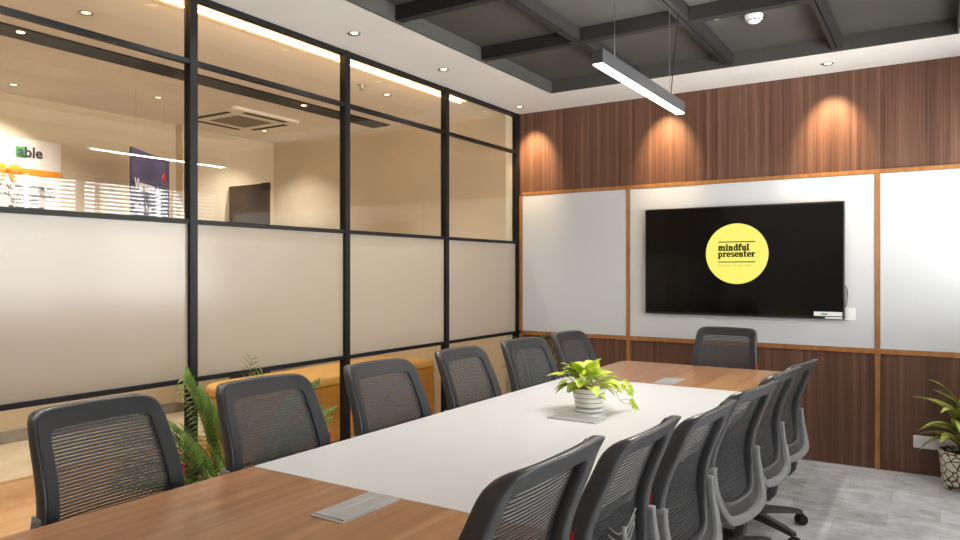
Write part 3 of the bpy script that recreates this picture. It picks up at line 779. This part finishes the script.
# trailing vine to the right of the pot
V = [Vector((0, 0, .11)), RT*.05+Vector((0, 0, .122)), RT*.09+Vector((0, 0, .115)), RT*.125+Vector((0, 0, .085)), RT*.14+Vector((0, 0, .05)), RT*.165+Vector((0, 0, .034)), RT*.195+Vector((0, 0, .03))]
st.tube(V, .0016, 5)
for p, d, l in ((V[1], RT+Vector((0, 0, .5)), .05), (V[2], RT*1+Vector((0, 0, .25)), .055), (V[2], RT+Vector((0, 0, .55)), .07), (V[3], RT+Vector((0, 0, .35)), .05), (V[4], RT+Vector((0, 0, .15)), .045), (V[3], RT*1+Vector((0, 0, .7)), .06)):
    P = curve_pts(p, d, l, .3, 5); st.tube(P, .0013, 5)
    leaf(c, P[-1], RT*.7+Vector((0, 0, -.5)), .046, .03, .6, 'heart', .3, up=-FW+Vector((0, 0, .4)))
leaf(c, V[-1], RT*.5+Vector((0, 0, -.3)), .046, .028, .2, 'heart', .3, up=-FW+Vector((0, 0, .4)))
for k_ in range(7):
    a = rnd.uniform(-1, 1)*.6
    P = curve_pts(Vector((0, 0, .11)), RT*math.cos(a)+FW*math.sin(a)+Vector((0, 0, rnd.uniform(.3, 1))), rnd.uniform(.08, .13), .7, 6); st.tube(P, .0014, 5)
    leaf(c, P[-1], RT+Vector((0, 0, -.1))+FW*rnd.uniform(-.4, .4), .06, .034, .7, 'heart', .3)
c.build('leaves', M['pothos'], root, True, recalc=False); st.build('stems', M['stem'], root, True)

# palm between partition and chairs
root = empty('potted_palm', (-2.83, 2.26, 0)); tag(root, 'feathery green palm between the chairs and the glass partition', 'potted palm')
MB().lathe([(.10, 0), (.12, .01), (.15, .26), (.155, .27), (.14, .27), (.135, .24), (0, .24)], seg=32).build('pot', M['white_plastic'], root, True)
MB().lathe([(.137, .235), (.137, .245), (0, .25)], seg=24).build('soil', M['soil'], root)
c = MB(); st = MB(); rnd = random.Random(11)
for i in range(17):
    a = rnd.uniform(-.5, .5) + (PI/2 if i % 2 else -PI/2); e = (.8, .95, 1.1, 1.25, 1.4)[i % 5]+rnd.uniform(-.05, .05)
    d = Vector((math.cos(a)*math.cos(e)*.7, math.sin(a)*math.cos(e), math.sin(e)))
    P = curve_pts((rnd.uniform(-.03, .03), rnd.uniform(-.05, .05), .24), d, rnd.uniform(.6, .76), rnd.uniform(.5, 1.1), 14)
    st.tube(P, .004, 6, r1=.0015)
    for j in range(4, 15):
        t_ = (P[j]-P[j-1]).normalized(); s_ = t_.cross(Vector((.8, 0, .6))).normalized()
        for sg in (-1, 1):
            for sub in (0, .5):
                if j == 14 and sub: continue
                q = P[j].lerp(P[min(j+1, 14)], sub)
                leaf(c, q, t_*.9+s_*sg*.7+Vector((0, 0, -.15)), .115*(1-.5*abs(j-8)/7), .017, .9, 'lance', .2, 4)
c.build('fronds', M['palm'], root, True, recalc=False); st.build('stems', M['trunk'], root, True)

# dark plant in the far corner
root = empty('corner_plant', (-2.88, 5.37, 0)); tag(root, 'dark broad-leaved plant in the far corner under the narrow whiteboard', 'potted plant')
MB().lathe([(.09, 0), (.11, .01), (.13, .22), (.135, .23), (.12, .23), (.115, .2), (0, .2)], seg=32).build('pot', M['plastic'], root, True)
MB().lathe([(.117, .195), (.117, .205), (0, .21)], seg=24).build('soil', M['soil'], root)
c = MB(); st = MB(); rnd = random.Random(5)
for i in range(30):
    a = rnd.uniform(0, 2*PI); e = rnd.uniform(1.15, 1.5)
    d = Vector((math.cos(a)*math.cos(e), math.sin(a)*math.cos(e), math.sin(e)))
    P = curve_pts((0, 0, .2), d, rnd.uniform(.42, .66), .35, 7); st.tube(P, .003, 5)
    leaf(c, P[-1], Vector((d.x, d.y, .15))*1, rnd.uniform(.10, .13), .07, 1.1, 'heart', .2)
c.build('leaves', M['darkleaf'], root, True, recalc=False); st.build('stems', M['palm'], root, True)

# variegated plant at the right edge
root = empty('potted_dracaena', (.13, 5.55, 0)); tag(root, 'variegated leafy plant in a black pot with pale pebble pattern', 'potted plant')
MB().lathe([(.095, 0), (.112, .004), (.12, .015), (.135, .20), (.14, .235), (.14, .245), (.128, .245), (.124, .2), (0, .2)], seg=44).build('pot', M['pebble_pot'], root, True)
MB().lathe([(.125, .2), (.125, .21), (0, .215)], seg=24).build('soil', M['soil'], root)
c = MB(); st = MB(); rnd = random.Random(9)
for i in range(27):
    a = 2*PI*i*.382+rnd.uniform(-.2, .2); u = i/27; e = .35+1.0*u
    d = Vector((math.cos(a)*math.cos(e), math.sin(a)*math.cos(e), math.sin(e)+.15))
    if d.y > 0: d.y *= .45
    leaf(c, (0, 0, .24+.20*u), d, rnd.uniform(.29, .37), rnd.uniform(.08, .10), rnd.uniform(1.3, 2.2), 'lance', .3, 8)
st.tube([(0, 0, .2), (.005, 0, .3), (0, .0, .46)], .012, 8)
lv = c.build('leaves', M['varieg'], root, True, recalc=False); st.build('stem', M['trunk'], root, True)
for v in lv.data.vertices: v.co.y = min(v.co.y, .21)

# ---------------------------------------------------------------- light
def area(name, loc, rot, sx, sy, power, col, parent=None, spread=PI):
    l = bpy.data.lights.new(name, 'AREA'); l.shape = 'RECTANGLE'; l.size = sx; l.size_y = sy; l.energy = power; l.color = col; l.spread = spread
    o = bpy.data.objects.new(name, l); o.location = loc; o.rotation_euler = rot; link(o, parent); return o
area('lamp', (0, 0, -.004), (0, 0, 0), .04, 1.15, 22, (1, .96, .9), pl)
# daylight through the side windows
area('daylight', (XR+.85, 3.14, 1.75), (0, math.radians(122), 0), 2.8, 5.6, 800, (1, .99, .97))
# added pendant uplight, then the cove strip
area('lamp', (0, 0, .072), (PI, 0, 0), .04, 1.15, 9, (1, .98, .95), pl)  # upward fill added on the pendant to brighten the ceiling
area('lamp', (XL-.055, 1.8, H-.055), (0, math.radians(130), 0), .010, 6.4, 16, (1, .60, .28))
W = bpy.data.worlds.new('world'); S.world = W; W.use_nodes = True
W.node_tree.nodes['Background'].inputs[0].default_value = (.96, .98, 1, 1); W.node_tree.nodes['Background'].inputs[1].default_value = 3.0

# ---------------------------------------------------------------- camera
cd = bpy.data.cameras.new('camera'); cam = bpy.data.objects.new('camera', cd); link(cam)
cd.sensor_width = 36; cd.lens = 721/960*36; cd.clip_start = .02
cam.location = (0, 0, 1.4); cam.rotation_euler = (PI/2, 0, math.atan(460/721)); cd.shift_y = 0
S.camera = cam
S.view_settings.view_transform = 'Standard'; S.view_settings.look = 'None'; S.view_settings.gamma = 1; S.view_settings.exposure = .25
S.cycles.transparent_max_bounces = 24
S.cycles.max_bounces = 10
S.cycles.diffuse_bounces = 6
S.cycles.sample_clamp_indirect = 6
